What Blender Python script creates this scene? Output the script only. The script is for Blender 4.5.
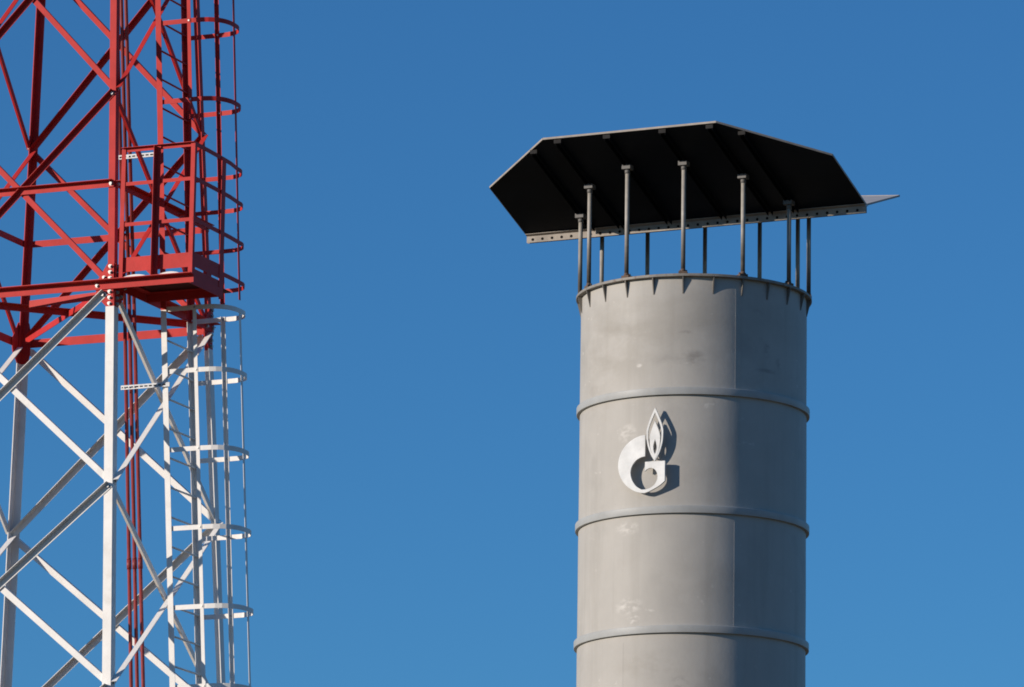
import bpy, bmesh, math, random
from mathutils import Vector, Matrix
R_ = math.radians
sc = bpy.context.scene
for o in list(bpy.data.objects):
    bpy.data.objects.remove(o)

# ------------------------------------------------------------------ camera, sky, sun, exposure
PITCH, ROLL = 12.089, 0.84
cam = bpy.data.cameras.new('camera')
cam.lens = 200.0
cam.sensor_width = 36.0
cam.clip_start = 0.5
cam.clip_end = 20000
co = bpy.data.objects.new('camera', cam)
sc.collection.objects.link(co)
co.location = (0, 0, 1.7)
co.rotation_euler = (Matrix.Rotation(R_(90 + PITCH), 3, 'X') @ Matrix.Rotation(R_(ROLL), 3, 'Z')).to_euler()
sc.camera = co

SUN_AZ, SUN_EL = 68.0, 14.0          # degrees to the left of straight behind the camera, above the horizon
sunv = Vector((-math.sin(R_(SUN_AZ)) * math.cos(R_(SUN_EL)), -math.cos(R_(SUN_AZ)) * math.cos(R_(SUN_EL)), math.sin(R_(SUN_EL))))
w = bpy.data.worlds.new('World')
sc.world = w
w.use_nodes = True
nt = w.node_tree
bg = nt.nodes['Background']
sky = nt.nodes.new('ShaderNodeTexSky')
sky.sky_type = 'NISHITA'
sky.sun_disc = False
sky.sun_elevation = R_(SUN_EL)
sky.sun_rotation = math.atan2(sunv.x, sunv.y)
sky.altitude = 0
sky.air_density = 1.0
sky.dust_density = 0.0
sky.ozone_density = 8.0
tc = nt.nodes.new('ShaderNodeTexCoord')
mp = nt.nodes.new('ShaderNodeMapping')       # the clear, dark zenith blue reaches far down towards the horizon
mp.inputs['Scale'].default_value = (1, 1, 1)
mp.inputs['Location'].default_value = (0, 0, 0.0)
nt.links.new(tc.outputs['Generated'], mp.inputs['Vector'])
nt.links.new(mp.outputs['Vector'], sky.inputs['Vector'])
tint = nt.nodes.new('ShaderNodeMix')         # very dry, clean air: a touch less red in the blue
tint.data_type = 'RGBA'
tint.blend_type = 'MULTIPLY'
tint.inputs[0].default_value = 1.0
tint.inputs[7].default_value = (0.84, 1.04, 1.02, 1)
nt.links.new(sky.outputs['Color'], tint.inputs[6])
nt.links.new(tint.outputs[2], bg.inputs['Color'])
bg.inputs['Strength'].default_value = 0.115

sl = bpy.data.lights.new('sun', 'SUN')
sl.energy = 4.6
sl.angle = R_(0.5)
sl.color = (1.0, 0.885, 0.76)
so = bpy.data.objects.new('sun', sl)
sc.collection.objects.link(so)
so.location = sunv * 100
so.rotation_euler = (-sunv).to_track_quat('-Z', 'Y').to_euler()
sc.view_settings.view_transform = 'Standard'
sc.view_settings.look = 'None'
sc.view_settings.exposure = 0.0
sc.view_settings.gamma = 1.0
sc.view_settings.use_curve_mapping = False
sc.cycles.filter_width = 1.8

# ------------------------------------------------------------------ materials
def mat(name, col, rough=0.5, metal=0.0, var=0.10, scale=3.0, bump=0.0, bscale=40.0, stretch=(1, 1, 1), spec=0.5, extra=None):
    m = bpy.data.materials.new(name)
    m.use_nodes = True
    n = m.node_tree.nodes
    l = m.node_tree.links
    b = n['Principled BSDF']
    b.inputs['Roughness'].default_value = rough
    b.inputs['Metallic'].default_value = metal
    b.inputs['Specular IOR Level'].default_value = spec
    t = n.new('ShaderNodeTexCoord')
    mpn = n.new('ShaderNodeMapping')
    mpn.inputs['Scale'].default_value = stretch
    l.new(t.outputs['Object'], mpn.inputs['Vector'])
    ns = n.new('ShaderNodeTexNoise')
    ns.inputs['Scale'].default_value = scale
    ns.inputs['Detail'].default_value = 6
    ns.inputs['Roughness'].default_value = 0.62
    l.new(mpn.outputs['Vector'], ns.inputs['Vector'])
    rp = n.new('ShaderNodeValToRGB')
    rp.color_ramp.elements[0].position = 0.3
    rp.color_ramp.elements[1].position = 0.7
    rp.color_ramp.elements[0].color = tuple(c * (1 - var) for c in col) + (1,)
    rp.color_ramp.elements[1].color = tuple(min(1, c * (1 + var)) for c in col) + (1,)
    l.new(ns.outputs['Fac'], rp.inputs['Fac'])
    cur = rp.outputs['Color']
    if extra:
        cur = extra(n, l, mpn, t, cur)
    l.new(cur, b.inputs['Base Color'])
    if bump:
        nb = n.new('ShaderNodeTexNoise')
        nb.inputs['Scale'].default_value = bscale
        nb.inputs['Detail'].default_value = 3
        l.new(t.outputs['Object'], nb.inputs['Vector'])
        bp = n.new('ShaderNodeBump')
        bp.inputs['Strength'].default_value = bump
        bp.inputs['Distance'].default_value = 0.02
        l.new(nb.outputs['Fac'], bp.inputs['Height'])
        l.new(bp.outputs['Normal'], b.inputs['Normal'])
    return m

def mixrgb(n, l, fac, a, bcol):
    x = n.new('ShaderNodeMix')
    x.data_type = 'RGBA'
    l.new(fac, x.inputs[0])
    l.new(a, x.inputs[6])
    if isinstance(bcol, tuple):
        x.inputs[7].default_value = bcol
    else:
        l.new(bcol, x.inputs[7])
    return x.outputs[2]

def noise_mask(n, l, vec, scale, lo, hi, amount, detail=4, stretch=None):
    if stretch:
        m2 = n.new('ShaderNodeMapping')
        m2.inputs['Scale'].default_value = stretch
        l.new(vec, m2.inputs['Vector'])
        vec = m2.outputs['Vector']
    q = n.new('ShaderNodeTexNoise')
    q.inputs['Scale'].default_value = scale
    q.inputs['Detail'].default_value = detail
    q.inputs['Roughness'].default_value = 0.6
    l.new(vec, q.inputs['Vector'])
    r = n.new('ShaderNodeMapRange')
    r.inputs[1].default_value = lo
    r.inputs[2].default_value = hi
    r.inputs[3].default_value = 0
    r.inputs[4].default_value = amount
    l.new(q.outputs['Fac'], r.inputs[0])
    return r.outputs[0]

def shell_wear(n, l, mpn, t, cur):
    v = t.outputs['Object']
    cur = mixrgb(n, l, noise_mask(n, l, v, 1.0, 0.50, 0.72, 0.30, 5, (6, 6, 0.35)), cur, (0.27, 0.255, 0.225, 1))   # rain streaks
    cur = mixrgb(n, l, noise_mask(n, l, v, 1.3, 0.56, 0.74, 0.40, 6), cur, (0.25, 0.24, 0.22, 1))                  # dull blotches
    cur = mixrgb(n, l, noise_mask(n, l, v, 5.0, 0.66, 0.72, 0.45, 8, (1, 1, 1.6)), cur, (0.62, 0.60, 0.56, 1))      # pale scuffs
    cur = mixrgb(n, l, noise_mask(n, l, v, 9.0, 0.70, 0.76, 0.5, 8, (1, 1, 2.2)), cur, (0.16, 0.15, 0.145, 1))       # dark smears
    # single marks: (angle right of the camera side, height, half width, half height, colour, strength, grain)
    for ang, z, hw, hh, c, amt, gr in MARKS:
        p = (1.26 * math.sin(R_(ang)), -1.26 * math.cos(R_(ang)), z)
        sb = n.new('ShaderNodeVectorMath')
        sb.operation = 'SUBTRACT'
        sb.inputs[1].default_value = p
        l.new(v, sb.inputs[0])
        dv = n.new('ShaderNodeVectorMath')
        dv.operation = 'MULTIPLY'
        dv.inputs[1].default_value = (1 / hw, 1 / hw, 1 / hh)
        l.new(sb.outputs[0], dv.inputs[0])
        ln = n.new('ShaderNodeVectorMath')
        ln.operation = 'LENGTH'
        l.new(dv.outputs[0], ln.inputs[0])
        r = n.new('ShaderNodeMapRange')
        r.interpolation_type = 'SMOOTHSTEP'
        r.inputs[1].default_value = 0.25
        r.inputs[2].default_value = 1.0
        r.inputs[3].default_value = amt
        r.inputs[4].default_value = 0.0
        l.new(ln.outputs['Value'], r.inputs[0])
        r.inputs[3].default_value = amt * (0.5 if c == DKM else 0.62)
        mm = n.new('ShaderNodeMath')
        mm.operation = 'MULTIPLY'
        l.new(r.outputs[0], mm.inputs[0])
        l.new(noise_mask(n, l, v, gr, 0.42, 0.60, 1.0, 7, (1, 1, 1.8)), mm.inputs[1])
        cur = mixrgb(n, l, mm.outputs[0], cur, c)
    return cur

DKM, PLM, WRM = (0.17, 0.16, 0.15, 1), (0.66, 0.64, 0.60, 1), (0.29, 0.27, 0.235, 1)
MARKS = [
    (0, 15.15, 2.6, 0.62, WRM, 0.55, 1.1), (-45, 14.75, 0.9, 0.6, WRM, 0.75, 2.2), (-5, 14.55, 0.55, 0.14, DKM, 0.7, 2.6), (-2, 14.60, 0.16, 0.10, DKM, 1.0, 6),
    (-6, 14.86, 0.10, 0.04, DKM, 0.9, 9), (38, 14.74, 0.07, 0.13, DKM, 1.0, 5), (46, 14.62, 0.06, 0.10, DKM, 1.0, 5),
    (42, 14.50, 0.50, 0.035, DKM, 1.0, 3), (33, 15.15, 0.12, 0.07, DKM, 0.8, 5), (-37, 13.78, 0.16, 0.14, PLM, 0.8, 11), (-30, 14.52, 0.05, 0.03, PLM, 1.0, 12),
    (-36, 12.72, 0.20, 0.10, PLM, 0.8, 12), (-35, 11.86, 0.22, 0.12, PLM, 1.0, 10), (-32, 11.72, 0.10, 0.05, PLM, 1.0, 14), (-8, 11.0, 0.16, 0.10, DKM, 1.0, 7),
    (-22, 11.18, 0.6, 0.25, WRM, 0.6, 3), (-60, 14.5, 0.5, 0.8, WRM, 0.6, 2.4), (8, 12.1, 1.0, 0.35, WRM, 0.35, 2), (-15, 13.3, 0.8, 0.5, WRM, 0.3, 2.4)]

def rust_wear(n, l, mpn, t, cur):
    v = t.outputs['Object']
    return mixrgb(n, l, noise_mask(n, l, v, 14.0, 0.56, 0.70, 0.7, 6), cur, (0.13, 0.062, 0.035, 1))

def post_soot(n, l, mpn, t, cur):
    v = t.outputs['Object']
    sx = n.new('ShaderNodeSeparateXYZ')
    l.new(v, sx.inputs[0])
    nz = n.new('ShaderNodeTexNoise')
    nz.inputs['Scale'].default_value = 4
    l.new(v, nz.inputs['Vector'])
    ad = n.new('ShaderNodeMath')
    ad.operation = 'MULTIPLY_ADD'
    l.new(nz.outputs['Fac'], ad.inputs[0])
    ad.inputs[1].default_value = -0.5
    l.new(sx.outputs['Z'], ad.inputs[2])
    r = n.new('ShaderNodeMapRange')
    r.inputs[1].default_value = 15.25
    r.inputs[2].default_value = 15.95
    r.inputs[3].default_value = 1.0
    r.inputs[4].default_value = 0.0
    l.new(ad.outputs[0], r.inputs[0])
    return mixrgb(n, l, r.outputs[0], cur, (0.035, 0.028, 0.022, 1))

def paint_wear(n, l, mpn, t, cur):
    v = t.outputs['Object']
    return mixrgb(n, l, noise_mask(n, l, v, 7.0, 0.58, 0.76, 0.45, 6), cur, (0.36, 0.035, 0.03, 1))

def white_wear(n, l, mpn, t, cur):
    v = t.outputs['Object']
    return mixrgb(n, l, noise_mask(n, l, v, 6.0, 0.58, 0.78, 0.40, 6), cur, (0.50, 0.46, 0.40, 1))

M = {}
M['shell'] = mat('grey_shell_paint', (0.40, 0.385, 0.355), 0.62, 0, 0.06, 2.0, 0.05, 25, extra=shell_wear, spec=0.3)
M['ring'] = mat('grey_ring_paint', (0.36, 0.37, 0.365), 0.5, 0, 0.10, 4.0, 0.04, 40, spec=0.4)
M['flange'] = mat('flange_steel', (0.24, 0.225, 0.20), 0.6, 0, 0.2, 8, 0.1, 50, extra=rust_wear, spec=0.3)
M['gusset'] = mat('gusset_paint', (0.17, 0.155, 0.135), 0.6, 0, 0.12, 8, 0.05, 50, spec=0.3)
M['post'] = mat('post_steel', (0.37, 0.345, 0.31), 0.5, 0, 0.15, 12, 0.05, 60, extra=post_soot, spec=0.4)
M['rusty'] = mat('rusty_plate', (0.12, 0.085, 0.065), 0.75, 0, 0.3, 20, 0.15, 60, extra=rust_wear, spec=0.2)
M['cap'] = mat('cap_steel', (0.15, 0.145, 0.14), 0.6, 0, 0.15, 15, 0.05, 60, spec=0.3)
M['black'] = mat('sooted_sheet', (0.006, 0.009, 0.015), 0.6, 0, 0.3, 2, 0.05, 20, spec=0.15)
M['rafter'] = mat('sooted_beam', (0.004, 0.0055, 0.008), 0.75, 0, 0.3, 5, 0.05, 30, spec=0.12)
M['rafter_end'] = mat('sooted_end_plate', (0.022, 0.021, 0.021), 0.7, 0, 0.3, 12, spec=0.15)
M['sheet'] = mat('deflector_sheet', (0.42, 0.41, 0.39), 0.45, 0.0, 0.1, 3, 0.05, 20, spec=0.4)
M['trim'] = mat('trim_steel', (0.33, 0.29, 0.25), 0.55, 0, 0.2, 7, 0.08, 60, spec=0.3)
M['dark'] = mat('dark_hole', (0.015, 0.013, 0.012), 0.8, 0, 0.2, 10, spec=0.1)
M['emblem'] = mat('emblem_white', (0.76, 0.745, 0.70), 0.30, 0.15, 0.16, 5, 0.03, 12, spec=0.5)
M['red'] = mat('red_paint', (0.50, 0.034, 0.030), 0.55, 0, 0.14, 5, 0.04, 40, extra=paint_wear, spec=0.15)
M['white'] = mat('white_paint', (0.78, 0.755, 0.715), 0.55, 0, 0.07, 5, 0.04, 40, extra=white_wear, spec=0.35)
M['galv'] = mat('galvanised_steel', (0.42, 0.43, 0.44), 0.5, 0.2, 0.2, 30, 0.05, 80)
M['bolt'] = mat('zinc_bolt', (0.40, 0.39, 0.37), 0.4, 0.5, 0.1, 30)
M['floor'] = mat('shade_dark_floor_plate', (0.10, 0.018, 0.016), 0.7, 0, 0.25, 14, 0.1, 60, spec=0.15)  # darker than the red paint: underside shade put into the plate's colour
M['pipe'] = mat('red_cable_sheath', (0.28, 0.045, 0.040), 0.5, 0, 0.15, 9, 0.03, 60, spec=0.35)
M['concrete'] = mat('concrete', (0.33, 0.32, 0.30), 0.9, 0, 0.15, 3, 0.2, 30, spec=0.2)
M['soil'] = mat('dry_ground', (0.20, 0.145, 0.075), 0.95, 0, 0.35, 0.08, 0.3, 2, spec=0.1)

# ------------------------------------------------------------------ helpers
def link(name, bm, material, parent=None, smooth=False, mats=None):
    bmesh.ops.recalc_face_normals(bm, faces=bm.faces[:])
    me = bpy.data.meshes.new(name)
    bm.to_mesh(me)
    bm.free()
    if smooth:
        for p in me.polygons:
            p.use_smooth = True
    for m in (mats or [material]):
        me.materials.append(m)
    o = bpy.data.objects.new(name, me)
    sc.collection.objects.link(o)
    if parent:
        o.parent = parent
    return o

def holder(name, parent=None, loc=(0, 0, 0)):
    o = bpy.data.objects.new(name, None)
    o.empty_display_size = 0.2
    o.location = loc
    sc.collection.objects.link(o)
    if parent:
        o.parent = parent
    return o

def prism(bm, prof, p0, p1, A, B, mi=0):
    """profile [(a, b)] in the directions A, B swept from p0 to p1"""
    p0, p1, A, B = Vector(p0), Vector(p1), Vector(A), Vector(B)
    v0 = [bm.verts.new(p0 + A * a + B * b) for a, b in prof]
    v1 = [bm.verts.new(p1 + A * a + B * b) for a, b in prof]
    n = len(prof)
    fs = [bm.faces.new(v0[::-1]), bm.faces.new(v1)]
    for i in range(n):
        fs.append(bm.faces.new((v0[i], v0[(i + 1) % n], v1[(i + 1) % n], v1[i])))
    for f in fs:
        f.material_index = mi

def lprof(wa, wb, t):
    return [(0, 0), (wa, 0), (wa, t), (t, t), (t, wb), (0, wb)]

def box(bm, c, ax, ay, az, hx, hy, hz, mi=0):
    c = Vector(c); ax = Vector(ax); ay = Vector(ay); az = Vector(az)
    prism(bm, [(-hx, -hy), (hx, -hy), (hx, hy), (-hx, hy)], c - az * hz, c + az * hz, ax, ay, mi)

def tube(bm, p0, p1, r0, r1=None, seg=12, mi=0):
    p0 = Vector(p0); p1 = Vector(p1)
    r1 = r0 if r1 is None else r1
    d = (p1 - p0).normalized()
    u = d.orthogonal().normalized()
    v = d.cross(u)
    a = [bm.verts.new(p0 + (u * math.cos(t) + v * math.sin(t)) * r0) for t in [2 * math.pi * i / seg for i in range(seg)]]
    b = [bm.verts.new(p1 + (u * math.cos(t) + v * math.sin(t)) * r1) for t in [2 * math.pi * i / seg for i in range(seg)]]
    fs = [bm.faces.new(a[::-1]), bm.faces.new(b)]
    for i in range(seg):
        f = bm.faces.new((a[i], a[(i + 1) % seg], b[(i + 1) % seg], b[i]))
        f.smooth = True
        fs.append(f)
    for f in fs:
        f.material_index = mi

def bolt(bm, p, n, r=0.019, h=0.022, mi=1):
    """hexagonal head with a washer"""
    p = Vector(p); n = Vector(n).normalized()
    tube(bm, p, p + n * 0.004, r * 1.35, seg=12, mi=mi)
    tube(bm, p + n * 0.004, p + n * h, r, seg=6, mi=mi)

def sweep(bm, pts, wid, thk, up=Vector((0, 0, 1))):
    """flat bar (thickness thk, height wid along up) along a polyline in a level plane"""
    rows = []
    n = len(pts)
    for i, p in enumerate(pts):
        d = (pts[min(i + 1, n - 1)] - pts[max(i - 1, 0)])
        s = d.cross(up).normalized()
        rows.append([bm.verts.new(p + s * a + up * b) for a, b in ((-thk / 2, -wid / 2), (thk / 2, -wid / 2), (thk / 2, wid / 2), (-thk / 2, wid / 2))])
    for i in range(n - 1):
        for k in range(4):
            bm.faces.new((rows[i][k], rows[i][(k + 1) % 4], rows[i + 1][(k + 1) % 4], rows[i + 1][k]))
    bm.faces.new(rows[0][::-1])
    bm.faces.new(rows[-1])

# ------------------------------------------------------------------ ground
bm = bmesh.new()
S = 8000
g = [bm.verts.new(p) for p in ((-S, -S, 0), (S, -S, 0), (S, S, 0), (-S, S, 0))]
bm.faces.new(g)
ground = link('ground', bm, M['soil'])
ground['kind'] = 'structure'

# ------------------------------------------------------------------ chimney
CX, CY = 2.024, 62.0
chim = holder('chimney', None, (CX, CY, 0))
chim['label'] = 'broad grey steel chimney with black butterfly rain deflector on posts and white flame emblem'
chim['category'] = 'chimney'
RB = 1.261
ZT = 15.485
SEAMS = [R_(19.5), R_(128), R_(19.5), R_(-37.8)]

def cyl(ang, r, z):       # angle measured from the camera side, positive to the right
    return Vector((r * math.sin(ang), -r * math.cos(ang), z))

# shell: one rolled plate per tier, a little flat beside each vertical weld
ring_z = [14.170 - 1.3124 * i for i in range(11)]
bm = bmesh.new()
tiers = [ZT] + [z + 0.04 for z in ring_z if z > 0.5] + [0.15]
NSEG = 288
for i in range(len(tiers) - 1):
    zt, zb = tiers[i], tiers[i + 1]
    sa = SEAMS[i % 4]
    rows = []
    NZ = 10
    for q in range(NZ + 1):
        z = zt + (zb - zt) * q / NZ
        row = []
        for k in range(NSEG + 1):
            t = 2 * math.pi * k / NSEG
            r = RB - 0.0030 * (1 - math.exp(-t / 0.16)) * (1 - t / (2 * math.pi))
            g = sa + t               # rolled plate is never quite true
            edge = math.sin(math.pi * q / NZ)
            r += edge * (0.0011 * math.sin(5 * g + 2.1 * i + 1.3 * z) + 0.0008 * math.sin(9 * g - 3.7 * z + i) + 0.0004 * math.sin(17 * g + 5.3 * z)) * min(1.0, t / 0.05, (2 * math.pi - t) / 0.05)
            row.append(bm.verts.new(cyl(g, r, z)))
        rows.append(row)
    for q in range(NZ):
        for k in range(NSEG):
            f = bm.faces.new((rows[q][k], rows[q][k + 1], rows[q + 1][k + 1], rows[q + 1][k]))
            f.smooth = True
# inner lining of the open mouth
a = [bm.verts.new(cyl(2 * math.pi * k / 96, RB - 0.03, ZT)) for k in range(96)]
b = [bm.verts.new(cyl(2 * math.pi * k / 96, RB - 0.03, 9.0)) for k in range(96)]
for k in range(96):
    bm.faces.new((a[k], a[(k + 1) % 96], b[(k + 1) % 96], b[k])).smooth = True
bm.faces.new(b)
me = bpy.data.meshes.new('shell')
bm.to_mesh(me)
bm.free()
me.materials.append(M['shell'])
shell = bpy.data.objects.new('shell', me)
sc.collection.objects.link(shell)
shell.parent = chim

for i in range(len(tiers) - 1):
    sa = SEAMS[i % 4]
    bm = bmesh.new()
    n = cyl(sa, 1, 0)
    t = Vector((math.cos(sa), math.sin(sa), 0))
    prism(bm, [(-0.005, -0.004), (-0.004, 0.001), (0.004, 0.001), (0.005, -0.004)], n * RB + Vector((0, 0, tiers[i + 1] + 0.03)), n * RB + Vector((0, 0, tiers[i] - (0.03 if i == 0 else 0.12))), t, n)
    link('weld_seam', bm, M['shell'], shell)

def lathe(name, prof, material, parent, seg=160):
    bm = bmesh.new()
    rows = [[bm.verts.new(cyl(2 * math.pi * k / seg, r, z)) for k in range(seg)] for r, z in prof]
    n = len(prof)
    for i in range(n):
        for k in range(seg):
            f = bm.faces.new((rows[i][k], rows[i][(k + 1) % seg], rows[(i + 1) % n][(k + 1) % seg], rows[(i + 1) % n][k]))
            f.smooth = True
    bmesh.ops.recalc_face_normals(bm, faces=bm.faces[:])
    for e in bm.edges:
        if len(e.link_faces) == 2 and e.calc_face_angle(0) > 0.5:
            e.smooth = False
    me = bpy.data.meshes.new(name)
    bm.to_mesh(me)
    bm.free()
    me.materials.append(material)
    o = bpy.data.objects.new(name, me)
    sc.collection.objects.link(o)
    o.parent = parent
    return o

for z in ring_z:
    if z < 0.5:
        continue
    lathe('stiffening_ring', [(RB - 0.02, z), (1.294, z), (1.296, z + 0.004), (1.296, z + 0.076), (1.292, z + 0.080), (RB - 0.02, z + 0.083)], M['ring'], chim)
flange = lathe('top_flange', [(1.225, ZT), (1.314, ZT), (1.316, ZT + 0.003), (1.316, ZT + 0.027), (1.313, ZT + 0.030), (1.225, ZT + 0.030)], M['flange'], chim)
lathe('base_plinth', [(1.0, 0.0), (1.75, 0.0), (1.75, 0.15), (1.0, 0.15)], M['concrete'], chim)

AZ = R_(-22.3)            # the deflector's valley runs square to this direction
for k in range(24):
    a_ = AZ + R_(15 * k)
    n = cyl(a_, 1, 0)
    t = Vector((math.cos(a_), math.sin(a_), 0))
    bm = bmesh.new()
    prism(bm, [(RB - 0.016, ZT - 0.001), (1.306, ZT - 0.001), (1.306, ZT - 0.018), (RB + 0.004, ZT - 0.185), (RB - 0.016, ZT - 0.185)], t * -0.006, t * 0.006, n, Vector((0, 0, 1)))
    link('gusset', bm, M['gusset'], chim)

# the folded sheet deflector
ZV, SLOPE, HU, V1, U2, V2 = 16.413, 0.324, 2.058, 1.022, 1.032, 1.852
AZD = R_(-24.9)
un = Vector((math.cos(AZD), math.sin(AZD), 0))
vn = cyl(AZD, 1, 0)
up = Vector((0, 0, 1))

def dp(u, v, dz=0.0):
    return un * u + vn * v + up * (ZV + SLOPE * abs(v) + dz)

def vmax(u):
    u = abs(u)
    return V2 if u <= U2 else V2 - (u - U2) * (V2 - V1) / (HU - U2)

defl = holder('deflector', chim)
for s in (1, -1):
    outline = [(-HU, 0.0), (-HU, V1), (-U2, V2), (U2, V2), (HU, V1), (HU, 0.0)]
    bm = bmesh.new()
    lo = [bm.verts.new(dp(u, s * v)) for u, v in outline]
    hi = [bm.verts.new(dp(u, s * v, 0.012)) for u, v in outline]
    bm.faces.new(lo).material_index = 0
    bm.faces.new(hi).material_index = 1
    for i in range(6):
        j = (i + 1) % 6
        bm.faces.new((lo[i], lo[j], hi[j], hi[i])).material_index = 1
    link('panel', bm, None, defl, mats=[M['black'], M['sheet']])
    # raised rim round the outer edges
    bm = bmesh.new()
    nrm = Vector((0, 0, 1))
    for i in range(0, 5):
        (u0, v0), (u1, v1) = outline[i], outline[i + 1]
        p0, p1 = dp(u0, s * v0), dp(u1, s * v1)
        d = (p1 - p0).normalized()
        out = d.cross(up)
        mid = (p0 + p1) / 2 - up * ((p0 + p1) / 2).z
        if out.dot(mid) < 0:
            out = -out
        prism(bm, [(0.0015, -0.004), (0.0065, -0.004), (0.0065, 0.018), (0.0015, 0.018)], p0, p1, out.normalized(), up)
    link('edge_trim', bm, M['trim'], defl)
    # valley angle, drilled along its face
    bm = bmesh.new()
    p0, p1 = dp(-HU, s * 0.012, -0.006), dp(HU, s * 0.012, -0.006)
    prism(bm, [(0, 0), (0, -0.082), (0.006, -0.082), (0.006, -0.006), (0.05, 0.007), (0.05, 0.013)], p0, p1, vn * s, up)
    for k in range(34):
        u = -HU + 0.075 + k * 0.1195
        if u > HU - 0.03:
            break
        c = un * u + vn * (s * 0.0185) + up * (ZV - 0.05)
        tube(bm, c, c + vn * (s * 0.003), 0.016, seg=10, mi=1)
    link('valley_angle', bm, None, defl, mats=[M['trim'], M['dark']])

POST_R = 1.282
for k in range(12):
    a_ = AZ + R_(15 + 30 * k)
    p = cyl(a_, POST_R, 0)
    u, v = p.dot(un), p.dot(vn)
    s = 1 if v > 0 else -1
    # rafter
    bm = bmesh.new()
    v_end = vmax(u) - 0.03
    p0, p1 = dp(u, s * 0.07, -0.003), dp(u, s * v_end, -0.003)
    prism(bm, [(-0.03, 0), (-0.03, -0.055), (-0.024, -0.055), (-0.024, -0.006), (0.024, -0.006), (0.024, -0.055), (0.03, -0.055), (0.03, 0)], p0, p1, un, up)
    prism(bm, [(-0.042, -0.006), (-0.042, -0.05), (0.042, -0.05), (0.042, -0.006)], dp(u, s * (v_end + 0.012)), dp(u, s * (v_end + 0.018)), un, up, 1)
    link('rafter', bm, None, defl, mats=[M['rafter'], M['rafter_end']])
    # post
    zt = ZV + SLOPE * abs(v) - (0.075 if s > 0 else 0.065)
    bm = bmesh.new()
    tube(bm, p + up * (ZT + 0.03), p + up * zt, 0.0245, seg=20)
    post = link('post', bm, M['post'], chim)
    bm = bmesh.new()
    n = cyl(a_, 1, 0)
    t = Vector((math.cos(a_), math.sin(a_), 0))
    box(bm, cyl(a_, POST_R - 0.012, ZT + 0.042), t, n, up, 0.048, 0.044, 0.012)
    for ss in (-1, 1):
        tube(bm, cyl(a_, POST_R - 0.012, ZT + 0.054) + t * 0.035 * ss, cyl(a_, POST_R - 0.012, ZT + 0.074) + t * 0.035 * ss, 0.010, seg=6)
    tube(bm, p + up * (ZT + 0.05), p + up * (ZT + 0.085), 0.030, 0.0255, seg=16)
    link('base_plate', bm, M['rusty'], post)
    bm = bmesh.new()
    box(bm, p + up * (zt + (0.022 if s > 0 else 0.01)), un, vn, up, 0.050 if s > 0 else 0.022, 0.05, 0.024)
    if s > 0:
        tube(bm, p + up * (zt - 0.05), p + up * zt, 0.030, seg=14)
    link('cap_plate', bm, M['cap'], post)

# emblem: two cut plates standing off the shell
emb = holder('emblem', chim)
un = Vector((math.cos(AZ), math.sin(AZ), 0))
vn = cyl(AZ, 1, 0)
EP = 1.318                       # distance of the plates from the chimney's axis
def ept(X, Y, off=0.0):
    """drawing units -> a point of the emblem's plane"""
    u = 0.0600 + (X - 302) * 0.001715
    z = 14.0190 - (Y - 55) * 0.001635
    return un * u + vn * (EP + off) + up * z

def catmull(pts, n=8):
    out = []
    m = len(pts)
    for i in range(m - 1):
        p0 = pts[max(i - 1, 0)]; p1 = pts[i]; p2 = pts[i + 1]; p3 = pts[min(i + 2, m - 1)]
        for k in range(n):
            t = k / n
            out.append(tuple(0.5 * (2 * p1[j] + (p2[j] - p0[j]) * t + (2 * p0[j] - 5 * p1[j] + 4 * p2[j] - p3[j]) * t * t + (3 * p1[j] - p0[j] - 3 * p2[j] + p3[j]) * t ** 3) for j in range(2)))
    out.append(pts[-1])
    return out

def plate(bm, loops, off, thk):
    """flat plate with holes: loops[0] outline, the rest holes"""
    es, allv = [], []
    for lp in loops:
        vs = [bm.verts.new(ept(x, y, off)) for x, y in lp]
        allv.append(vs)
        for i in range(len(vs)):
            es.append(bm.edges.new((vs[i], vs[(i + 1) % len(vs)])))
    r = bmesh.ops.triangle_fill(bm, edges=es, use_beauty=True, use_dissolve=False)
    fs = [f for f in r['geom'] if isinstance(f, bmesh.types.BMFace)]
    ex = bmesh.ops.extrude_face_region(bm, geom=fs)
    for v in ex['geom']:
        if isinstance(v, bmesh.types.BMVert):
            v.co += vn * thk

outer = [(250 + 196 * math.cos(R_(a)), 434 - 198 * math.sin(R_(a))) for a in range(94, 262, 4)]
scroll = outer + catmull([(228, 632), (262, 622), (300, 605), (340, 582), (371, 556)], 5)[1:] + [(371, 420), (237, 420), (235, 484)]
scroll += catmull([(235, 484), (252, 470), (280, 463), (308, 480), (322, 515), (318, 550), (296, 583), (258, 604), (215, 607)], 5)[1:-1]
scroll += catmull([(215, 607), (176, 580), (148, 536), (138, 487), (148, 443), (176, 406), (208, 388), (236, 382)], 5)
bm = bmesh.new()
plate(bm, [scroll], 0, 0.028)
link('scroll_plate', bm, M['emblem'], emb)

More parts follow.
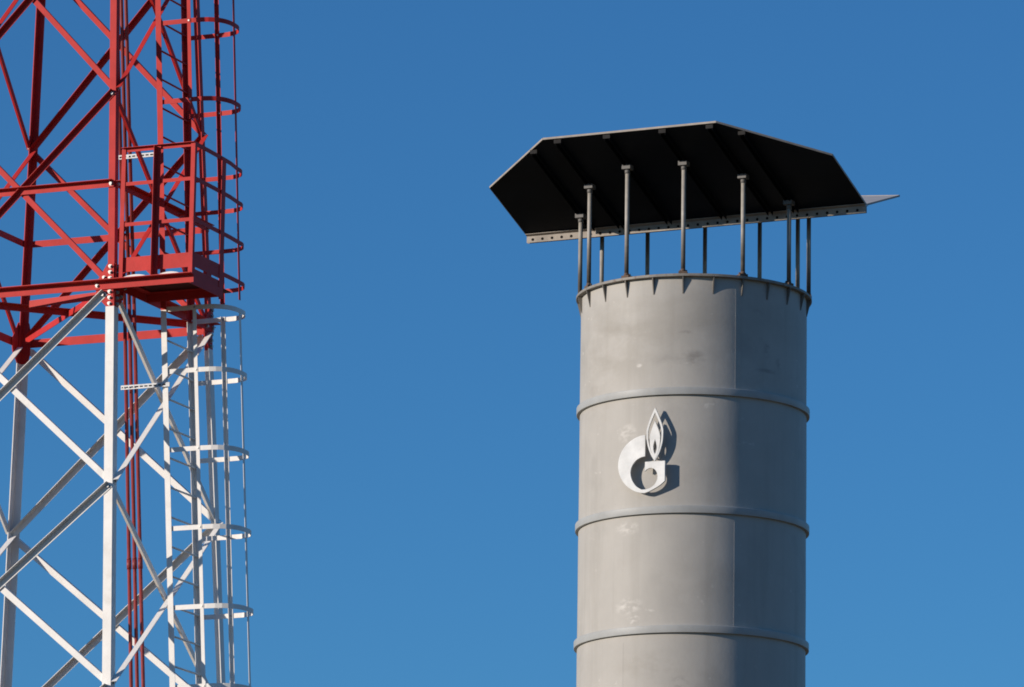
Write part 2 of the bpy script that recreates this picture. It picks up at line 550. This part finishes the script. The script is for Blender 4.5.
def almond(cx, top, bot, hw, mid, n=7):
    rt = catmull([(cx, top), (cx + hw * .55, top + (mid - top) * .40), (cx + hw * .93, top + (mid - top) * .76), (cx + hw, mid), (cx + hw * .90, mid + (bot - mid) * .36), (cx + hw * .5, mid + (bot - mid) * .74), (cx, bot)], n)
    lf = [(2 * cx - x, y) for x, y in rt[1:-1]][::-1]
    return rt + lf
bm = bmesh.new()
plate(bm, [almond(301, 55, 418, 56, 232), almond(301, 88, 402, 45.5, 234)], 0, 0.026)
plate(bm, [almond(302, 146, 409, 35, 268), almond(303, 270, 372, 12, 325, 4)], 0.0022, 0.026)
link('flame_plate', bm, M['emblem'], emb)
for X, Y in ((95, 430), (160, 580), (345, 450), (300, 395), (302, 240)):
    bm = bmesh.new()
    p = ept(X, Y)
    d = un * p.dot(un)
    r_in = math.sqrt(max(0.1, RB ** 2 - p.dot(un) ** 2)) - 0.02
    tube(bm, un * p.dot(un) + vn * r_in + up * p.z, p + vn * 0.001, 0.009, seg=8)
    link('standoff', bm, M['galv'], emb)

# ------------------------------------------------------------------ lattice tower
TH = R_(23.32)
TX, TY = -4.914, 61.3
ZA, PAN = 15.075, 2.195
A_ = Vector((math.cos(TH), -math.sin(TH), 0))        # square to the ladder face, outwards
B_ = Vector((math.sin(TH), math.cos(TH), 0))         # along the ladder face, away from the camera
tower = holder('lattice_tower', None, (TX, TY, 0))
tower['label'] = 'red over white steel lattice tower with caged ladder and small red platform'
tower['category'] = 'tower'

def side(z):
    return 2.392 + 0.0935 * (ZA - z)

def loc(z, a, b):
    """a, b from the corner nearest the camera (at ZA), moving with that corner's taper"""
    s = side(z)
    return (A_ - B_) * (s / 2) + A_ * a + B_ * b + up * z
def face_pt(z, a, b):
    """a outwards from the ladder face, b from that face's middle line"""
    return A_ * (side(z) / 2 + a) + B_ * b + up * z

SG = {'N': (1, -1), 'R': (1, 1), 'B': (-1, 1), 'L': (-1, -1)}
def corner(k, z):
    s = side(z) / 2
    return A_ * (SG[k][0] * s) + B_ * (SG[k][1] * s) + up * z

levels = [ZA + PAN * i for i in range(-6, 5)]
levels = [0.02] + levels
zA_i = levels.index(ZA)
# legs: one angle section per painted band
bands = [(-0.15, ZA - 3 * PAN, 'red', 0.105), (ZA - 3 * PAN, ZA - 0.235, 'white', 0.102), (ZA - 0.235, levels[-1] + 0.1, 'red', 0.078)]
for k, (sa, sb) in SG.items():
    for z0, z1, c, wl in bands:
        bm = bmesh.new()
        prism(bm, lprof(wl, wl, 0.010), corner(k, z0), corner(k, z1), A_ * -sa, B_ * -sb)
        lg = link('leg', bm, M[c], tower)
        lg['label'] = ('white' if c == 'white' else 'red') + ' painted band of the leg'
    bm = bmesh.new()
    c = corner(k, -0.3)
    box(bm, c - A_ * sa * 0.05 - B_ * sb * 0.05 - up * 0.28, A_, B_, up, 0.35, 0.35, 0.135)
    link('footing', bm, M['concrete'], tower)

faces = [('L', 'N', -B_), ('N', 'R', A_), ('R', 'B', B_), ('B', 'L', -A_)]     # left and right corner seen from outside, outward normal
def colour(z):
    return 'red' if z > ZA - 0.2 or z < ZA - 3 * PAN - 0.2 else 'white'

def brace(name, p, q, down_hint, n, wa, wb, t, c, b0=True, b1=True, shift=0.0):
    """angle bar from p to q; its web lies against the face, its other flange stands along n at the upper edge"""
    d = (q - p).normalized()
    dn = n.cross(d)
    if dn.z > 0:
        dn = -dn
    dn.normalize()
    o = -dn * (wa * 0.5) + n.normalized() * shift
    bm = bmesh.new()
    ext = 0.03
    prism(bm, lprof(wa, wb, t), p + o - d * ext, q + o + d * ext, dn, n.normalized())
    nn = n.normalized()
    for on, pt in ((b0, p), (b1, q)):
        if on:
            bolt(bm, pt + nn * (shift + t + 0.0005), nn, 0.017, 0.02)
    return link(name, bm, None, tower, mats=[M[c], M['bolt']])

for i in range(len(levels) - 1):
    z0, z1 = levels[i], levels[i + 1]
    c = colour((z0 + z1) / 2)
    wl = 0.105 if c == 'white' else 0.085
    wd = 0.068 if c == 'white' else 0.060
    for P, Q, n in faces:
        t = (corner(Q, z0) - corner(P, z0)).normalized()
        # at the bolted splice the braces stop on the gusset plates
        g0 = 0.10 if z0 == ZA else 0.0
        g1 = 0.10 if z1 == ZA else 0.0
        in0, in1 = wl * 0.45 + g0 * 0.75, wl * 0.45 + g1 * 0.75
        zz0, zz1 = z0 + (0.035 if not g0 else 0.075), z1 - (0.035 if not g1 else 0.105)
        nt_ = (n + up * 0.047).normalized()
        brace('diagonal_brace', corner(P, zz0) + t * in0, corner(Q, zz1) - t * in1, None, nt_, wd, wd, 0.006, c, shift=0.0015)
        brace('diagonal_brace', corner(P, zz1) + t * in1, corner(Q, zz0) - t * in0, None, -nt_, wd, wd, 0.006, c, False, False, shift=0.0115)

# level members: in the middle of the panel above the splice, and all round the splice itself
zm = ZA + PAN * 0.5 + 0.04
for P, Q, n in faces:
    t = (corner(Q, zm) - corner(P, zm)).normalized()
    brace('horizontal_brace', corner(P, zm) + t * 0.04, corner(Q, zm) - t * 0.04, None, n, 0.075, 0.075, 0.006, 'red', shift=0.009)
    t = (corner(Q, ZA) - corner(P, ZA)).normalized()
    end = corner(Q, ZA) - t * 0.04
    if P == 'L':
        end = corner('N', ZA) + A_ * 0.935
    brace('horizontal_brace', corner(P, ZA) + t * 0.04, end, None, n, 0.095, 0.095, 0.008, 'red', True, P != 'L', shift=0.0205)
for P, Q in (('L', 'R'), ('N', 'B')):
    d = (corner(Q, ZA) - corner(P, ZA)).normalized()
    bm = bmesh.new()
    zo = 0.06 if P == 'L' else 0.04
    prism(bm, lprof(0.07, 0.08, 0.008), corner(P, ZA) + d * 0.12 + up * zo, corner(Q, ZA) - d * 0.12 + up * zo, -up, d.cross(up))
    link('plan_brace', bm, M['red'], tower)
bm = bmesh.new()
prism(bm, lprof(0.085, 0.07, 0.007), loc(ZA - 0.01, -1.22, 0.36), loc(ZA - 0.01, 0.02, 0.17), -up, B_)
link('plan_brace', bm, M['red'], tower)

# splice gusset plates, two on every corner
for P, Q, n in faces:
    for k, sg in ((P, 1), (Q, -1)):
        t = (corner(Q, ZA) - corner(P, ZA)).normalized() * sg
        c = corner(k, ZA)
        bm = bmesh.new()
        prof = [(0.004, -0.235), (0.085, -0.235), (0.20, -0.12), (0.23, 0.02), (0.17, 0.10), (0.085, 0.235), (0.004, 0.235)]
        if P == 'R':
            prof = [(min(x, 0.105), y) for x, y in prof[:2]] + [(0.108, -0.12), (0.11, 0.0), (0.108, 0.12)] + prof[5:]
        prism(bm, prof, c + n * 0.002, c + n * 0.011, t, up)
        for dz in (0.205, 0.14, 0.075, -0.075, -0.14, -0.205):
            bolt(bm, c + t * 0.045 + up * dz + n * (0.021 if abs(dz) < 0.05 else 0.011), n, 0.0165, 0.026)
        for dt, dz in ((0.115, 0.085), (0.12, -0.11), (0.19, -0.005)) if P != 'R' else ():
            bolt(bm, c + t * dt + up * dz + n * (0.0295 if dz == -0.005 else 0.019), n, 0.015, 0.022)
        link('gusset_plate', bm, None, tower, mats=[M['red'], M['bolt']])

# cable pipes and their brackets
def pipe_pt(z, i):
    k = ZA - z
    return face_pt(z, -0.355 + i * (0.058 + 0.0035 * max(k, 0)) + (0.002 if k > 0 else 0.012) * k, -0.25 + 0.004 * k)
for i in range(3):
    bm = bmesh.new()
    tube(bm, pipe_pt(0.3, i), pipe_pt(ZA, i), 0.0205, seg=14)
    tube(bm, pipe_pt(ZA, i), pipe_pt(levels[-1], i), 0.0205, seg=14)
    pp = link('cable_pipe', bm, M['pipe'], tower)
    for z in (12.19, 20.6, 6.7):
        bm = bmesh.new()
        c = pipe_pt(z, i)
        d = (pipe_pt(z + 1, i) - c).normalized()
        tube(bm, c - d * 0.05, c + d * 0.05, 0.027, seg=14)
        tube(bm, c + d * 0.056, c + d * 0.075, 0.025, seg=14)
        link('coupling', bm, M['pipe'], pp)

# ladder
LB0, LW, LA = -0.335, 0.715, 0.125
def drift(z):
    return (ZA - z) if z < ZA else 0.3 * (ZA - z)
def rail_pt(z, j):
    k = drift(z)
    return face_pt(z, LA + 0.005 * k, LB0 + 0.009 * k + j * LW)
lad = holder('ladder', tower)
for z0, z1, c in ((0.3, ZA - 3 * PAN, 'red'), (ZA - 3 * PAN, ZA - 0.11, 'white'), (ZA - 0.11, levels[-1], 'red')):
    for j in (0, 1):
        bm = bmesh.new()
        sg = 1 if j == 0 else -1
        prism(bm, lprof(0.066, 0.075, 0.006), rail_pt(z0, j), rail_pt(z1, j), A_, B_ * sg)
        r = link('rail', bm, M[c], lad)
        r['label'] = c + ' painted ladder rail'
z = 0.6
while z < levels[-1] - 0.2:
    bm = bmesh.new()
    tube(bm, rail_pt(z, 0) + A_ * 0.034 + B_ * 0.004, rail_pt(z, 1) + A_ * 0.034 - B_ * 0.004, 0.0115, seg=8)
    link('rung', bm, M[colour(z + 0.09)], lad)
    z += 0.3265
def bracket_at(z, a0, a1, galv=True):
    bm = bmesh.new()
    p0 = face_pt(z, a0, -0.345)
    p1 = face_pt(z, a1, -0.345)
    prism(bm, [(-0.024, 0), (-0.024, -0.004), (0.024, -0.004), (0.024, 0), (0.02, 0.022), (0.016, 0.022), (0.016, 0.004), (-0.016, 0.004), (-0.016, 0.022), (-0.02, 0.022)][::-1], p0, p1, up, B_)
    n = int((a1 - a0) / 0.055)
    for q in range(n):
        c = p0 + A_ * (0.03 + q * 0.055) - B_ * 0.004
        box(bm, c, A_, up, -B_, 0.018, 0.007, 0.0022, 1)
    for i in range(3):
        c = pipe_pt(z, i)
        c = c - B_ * (c.dot(B_) + 0.345) - B_ * 0.006
        tube(bm, c + A_ * 0.03, c + A_ * 0.03 - B_ * 0.014, 0.010, seg=6)
    link('pipe_bracket', bm, None, tower, mats=[M['galv'], M['dark']])
bracket_at(14.13, -0.365, LA + 0.10)
bracket_at(16.72, -0.365, LA + 0.03)
bracket_at(9.2, -0.315, LA + 0.085)
for z in (16.2, 8.7, 6.2):
    for j in (0, 1):
        bm = bmesh.new()
        p = rail_pt(z, j)
        a0 = -LA - 0.02
        box(bm, p + A_ * ((a0 + 0.03) / 2), A_, B_, up, (0.03 - a0) / 2, 0.022, 0.004)
        link('ladder_bracket', bm, M[colour(z)], tower)

# safety cage: U-shaped hoops and three long flat straps
cage = holder('safety_cage', tower)
CD = 0.76
def u_pts(z, b_start=None, near=True, far_start=0.0, depth=CD, n=14):
    """centre line of one hoop in the level plane at z"""
    k = drift(z)
    a0 = LA + 0.005 * k + 0.03
    bl = LB0 + 0.009 * k + 0.02
    br = bl + LW - 0.04
    rad = (br - bl) / 2
    pts = []
    if near:
        for q in range(5):
            pts.append(face_pt(z, a0 + (depth - rad) * q / 4.0, bl))
    for q in range(1 if near else n // 2, n + 1):
        t = math.pi * q / n
        # a squarish bow: flatter than a half circle
        ca, sa_ = math.cos(t), math.sin(t)
        ca = math.copysign(abs(ca) ** 0.80, ca); sa_ = abs(sa_) ** 0.80
        pts.append(face_pt(z, a0 + (depth - rad) + rad * sa_, (bl + br) / 2 - rad * ca))
    for q in range(1, 5):
        pts.append(face_pt(z, a0 + (depth - rad) * (1 - q / 4.0) + far_start * q / 4.0, br))
    return pts
def hoop(z, c):
    bm = bmesh.new()
    pts = u_pts(z)
    sweep(bm, pts, 0.052, 0.006)
    link('hoop', bm, M[c], cage)
    return pts
z_hoops_white = [14.972] + [14.278 - 0.866 * i for i in range(0, 13)]
z_hoops_red = [17.31 + 0.897 * i for i in range(0, 8)]
for z in z_hoops_white:
    if z > 2.4:
        hoop(z, 'white' if z > ZA - 0.3 else colour(z))
for z in z_hoops_red:
    if z < levels[-1]:
        hoop(z, 'red')
# straps
def strap_pt(z, which):
    pts = u_pts(z)
    k = drift(z)
    if which == 'tip':
        p = pts[4 + 7]
        return p - A_ * 0.006, B_, A_
    bl = LB0 + 0.009 * k + 0.02
    a = LA + 0.005 * k + 0.03
    if which == 'near':
        return face_pt(z, a + 0.372, bl - 0.006), A_, B_
    return face_pt(z, a + 0.395, bl + LW - 0.04 - 0.006), A_, B_
for z0, z1, c in ((2.4, ZA - 3 * PAN, 'red'), (ZA - 3 * PAN, 15.0, 'white'), (ZA + 0.02, levels[-1], 'red')):
    for wh in ('near', 'tip', 'far'):
        za = z0
        if wh == 'near' and z0 > ZA:
            za = 17.2
        p0, w_, d_ = strap_pt(za, wh)
        p1, _, _ = strap_pt(z1, wh)
        bm = bmesh.new()
        hw = 0.021 if wh != 'tip' else 0.021
        if wh == 'far':       # this one is a small angle
            prism(bm, lprof(0.042, 0.036, 0.0045), p0 - A_ * hw, p1 - A_ * hw, A_, -B_)
        else:
            prism(bm, [(-hw, -0.0025), (hw, -0.0025), (hw, 0.0025), (-hw, 0.0025)], p0, p1, w_, d_)
        # bolts through strap and hoop
        for z in z_hoops_white + z_hoops_red:
            if za < z < z1:
                q, _, _ = strap_pt(z, wh)
                sgn = -1
                tube(bm, q - d_ * 0.002, q + d_ * (0.010 * sgn), 0.011, seg=8, mi=1)
        s_ = link('strap', bm, None, cage, mats=[M[c], M['bolt']])

# small platform beside the ladder
plat = holder('platform', tower)
PA, PB = 0.925, 0.70
def pl(a, b, dz):
    s = side(ZA)
    return A_ * (s / 2 + a) + B_ * (-s / 2 + b) + up * (ZA + dz)
bm = bmesh.new()
prism(bm, [(0.03, 0.055), (PA - 0.012, 0.055), (PA - 0.012, 1.0), (0.03, 1.0)], Vector((0, 0, 0)) + pl(0, 0, 0.055), pl(0, 0, 0.062), A_, B_)
link('floor_plate', bm, M['floor'], plat)
# end beam and kick plate on the open side
bm = bmesh.new()
prism(bm, lprof(0.10, 0.06, 0.007), pl(PA, -0.02, 0.045), pl(PA, PB + 0.02, 0.045), -up, -A_)
link('end_beam', bm, M['red'], plat)
bm = bmesh.new()
prism(bm, lprof(0.10, 0.06, 0.007), pl(0.04, PB, 0.045), pl(PA - 0.01, PB, 0.045), -up, -B_)
link('end_beam', bm, M['red'], plat)
bm = bmesh.new()
prism(bm, [(-0.002, 0.145), (0.004, 0.145), (0.004, 0.305), (-0.002, 0.305)], pl(0.02, 0.06, 0), pl(PA - 0.005, 0.06, 0), B_, up)
link('toe_board', bm, M['red'], plat)
bm = bmesh.new()
X0 = PA - 0.012
for (b0, b1, z0, z1) in ((0.03, PB, 0.15, 0.305), (0.03, PB, 0.048, 0.125), (0.03, 0.10, 0.125, 0.15), (0.38, 0.50, 0.125, 0.15), (0.70, PB, 0.125, 0.15)):
    box(bm, pl(X0, (b0 + b1) / 2, (z0 + z1) / 2), A_, B_, up, 0.003, (b1 - b0) / 2, (z1 - z0) / 2)
link('toe_board', bm, M['red'], plat)
# lit rounded things behind the slot under the front kick plate
for a0, a1 in ((0.07, 0.40), (0.50, 0.80)):
    bm = bmesh.new()
    n = 12
    lo_, hi_ = [], []
    for q in range(n + 1):
        f = q / n
        hgt = 0.012 + 0.040 * math.sin(math.pi * f) ** 0.6
        lo_.append((a0 + (a1 - a0) * f, 0.048))
        hi_.append((a0 + (a1 - a0) * f, 0.048 + hgt))
    prof = lo_ + hi_[::-1]
    prism(bm, prof, pl(0, 0.012, 0), pl(0, 0.05, 0), A_, up)
    link('floor_pad', bm, M['white'], plat)
# posts
for a, b, kind in ((0.03, 0.03, 'lit'), (0.45, 0.0, 'fin'), (PA - 0.005, 0.0, 'corner'), (PA - 0.004, PB, 'side')):
    bm = bmesh.new()
    if kind == 'lit':
        prism(bm, lprof(0.05, 0.05, 0.005), pl(a, b, 0.06), pl(a, b, 1.50), A_, B_)
    elif kind == 'fin':
        prism(bm, lprof(0.055, 0.07, 0.006), pl(a, b + 0.03, 0.05), pl(a, b + 0.03, 1.50), A_, -B_)
    elif kind == 'corner':
        prism(bm, lprof(0.05, 0.05, 0.005), pl(a, b + 0.02, 0.05), pl(a, b + 0.02, 1.50), -A_, B_)
    else:
        prism(bm, lprof(0.05, 0.10, 0.006), pl(a, b + 0.08, -0.06), pl(a, b + 0.08, 1.50), -A_, -B_)
    link('guard_post', bm, M['red'], plat)
# rails: along the front, round the open side and back behind the ladder
for dz in (1.495, 1.115, 0.665):
    bm = bmesh.new()
    if dz > 1.3:
        prism(bm, lprof(0.045, 0.05, 0.005), pl(0.035, 0.045, dz + 0.02), pl(PA - 0.01, 0.045, dz + 0.02), -up, -B_)
    else:
        prism(bm, [(-0.02, -0.003), (0.02, -0.003), (0.02, 0.003), (-0.02, 0.003)], pl(0.035, 0.04, dz), pl(PA - 0.01, 0.04, dz), up, B_)
    link('guard_rail', bm, M['red'], plat)
for dz in (1.495, 1.115, 0.665, 0.215):
    z = ZA + dz
    pts = u_pts(z, near=False)
    far = pts[0]
    fa = far.dot(A_) - side(ZA) / 2
    fb = far.dot(B_) + side(ZA) / 2
    st = [pl(PA - 0.012, 0.02 if dz > 0.3 else PB, dz)]
    b_s = 0.02 if dz > 0.3 else PB
    for q in range(1, 6):
        f = q / 6
        st.append(pl(PA - 0.012 + (fa - PA + 0.012) * f * f * 0.6, b_s + (fb - 0.06 - b_s) * f, dz))
    bm = bmesh.new()
    sweep(bm, st + pts, 0.048, 0.006)
    link('guard_rail', bm, M['red'], plat)

# the tower was laid out on a 0.8 m grid unit: bring its meshes to metres and stand it on the ground
UNIT = Matrix.Translation((0, 0, 0.34)) @ Matrix.Scale(0.8, 4)
tower.location = (TX * 0.8, TY * 0.8, 0)
for o in tower.children_recursive:
    if o.type == 'MESH':
        o.data.transform(UNIT)
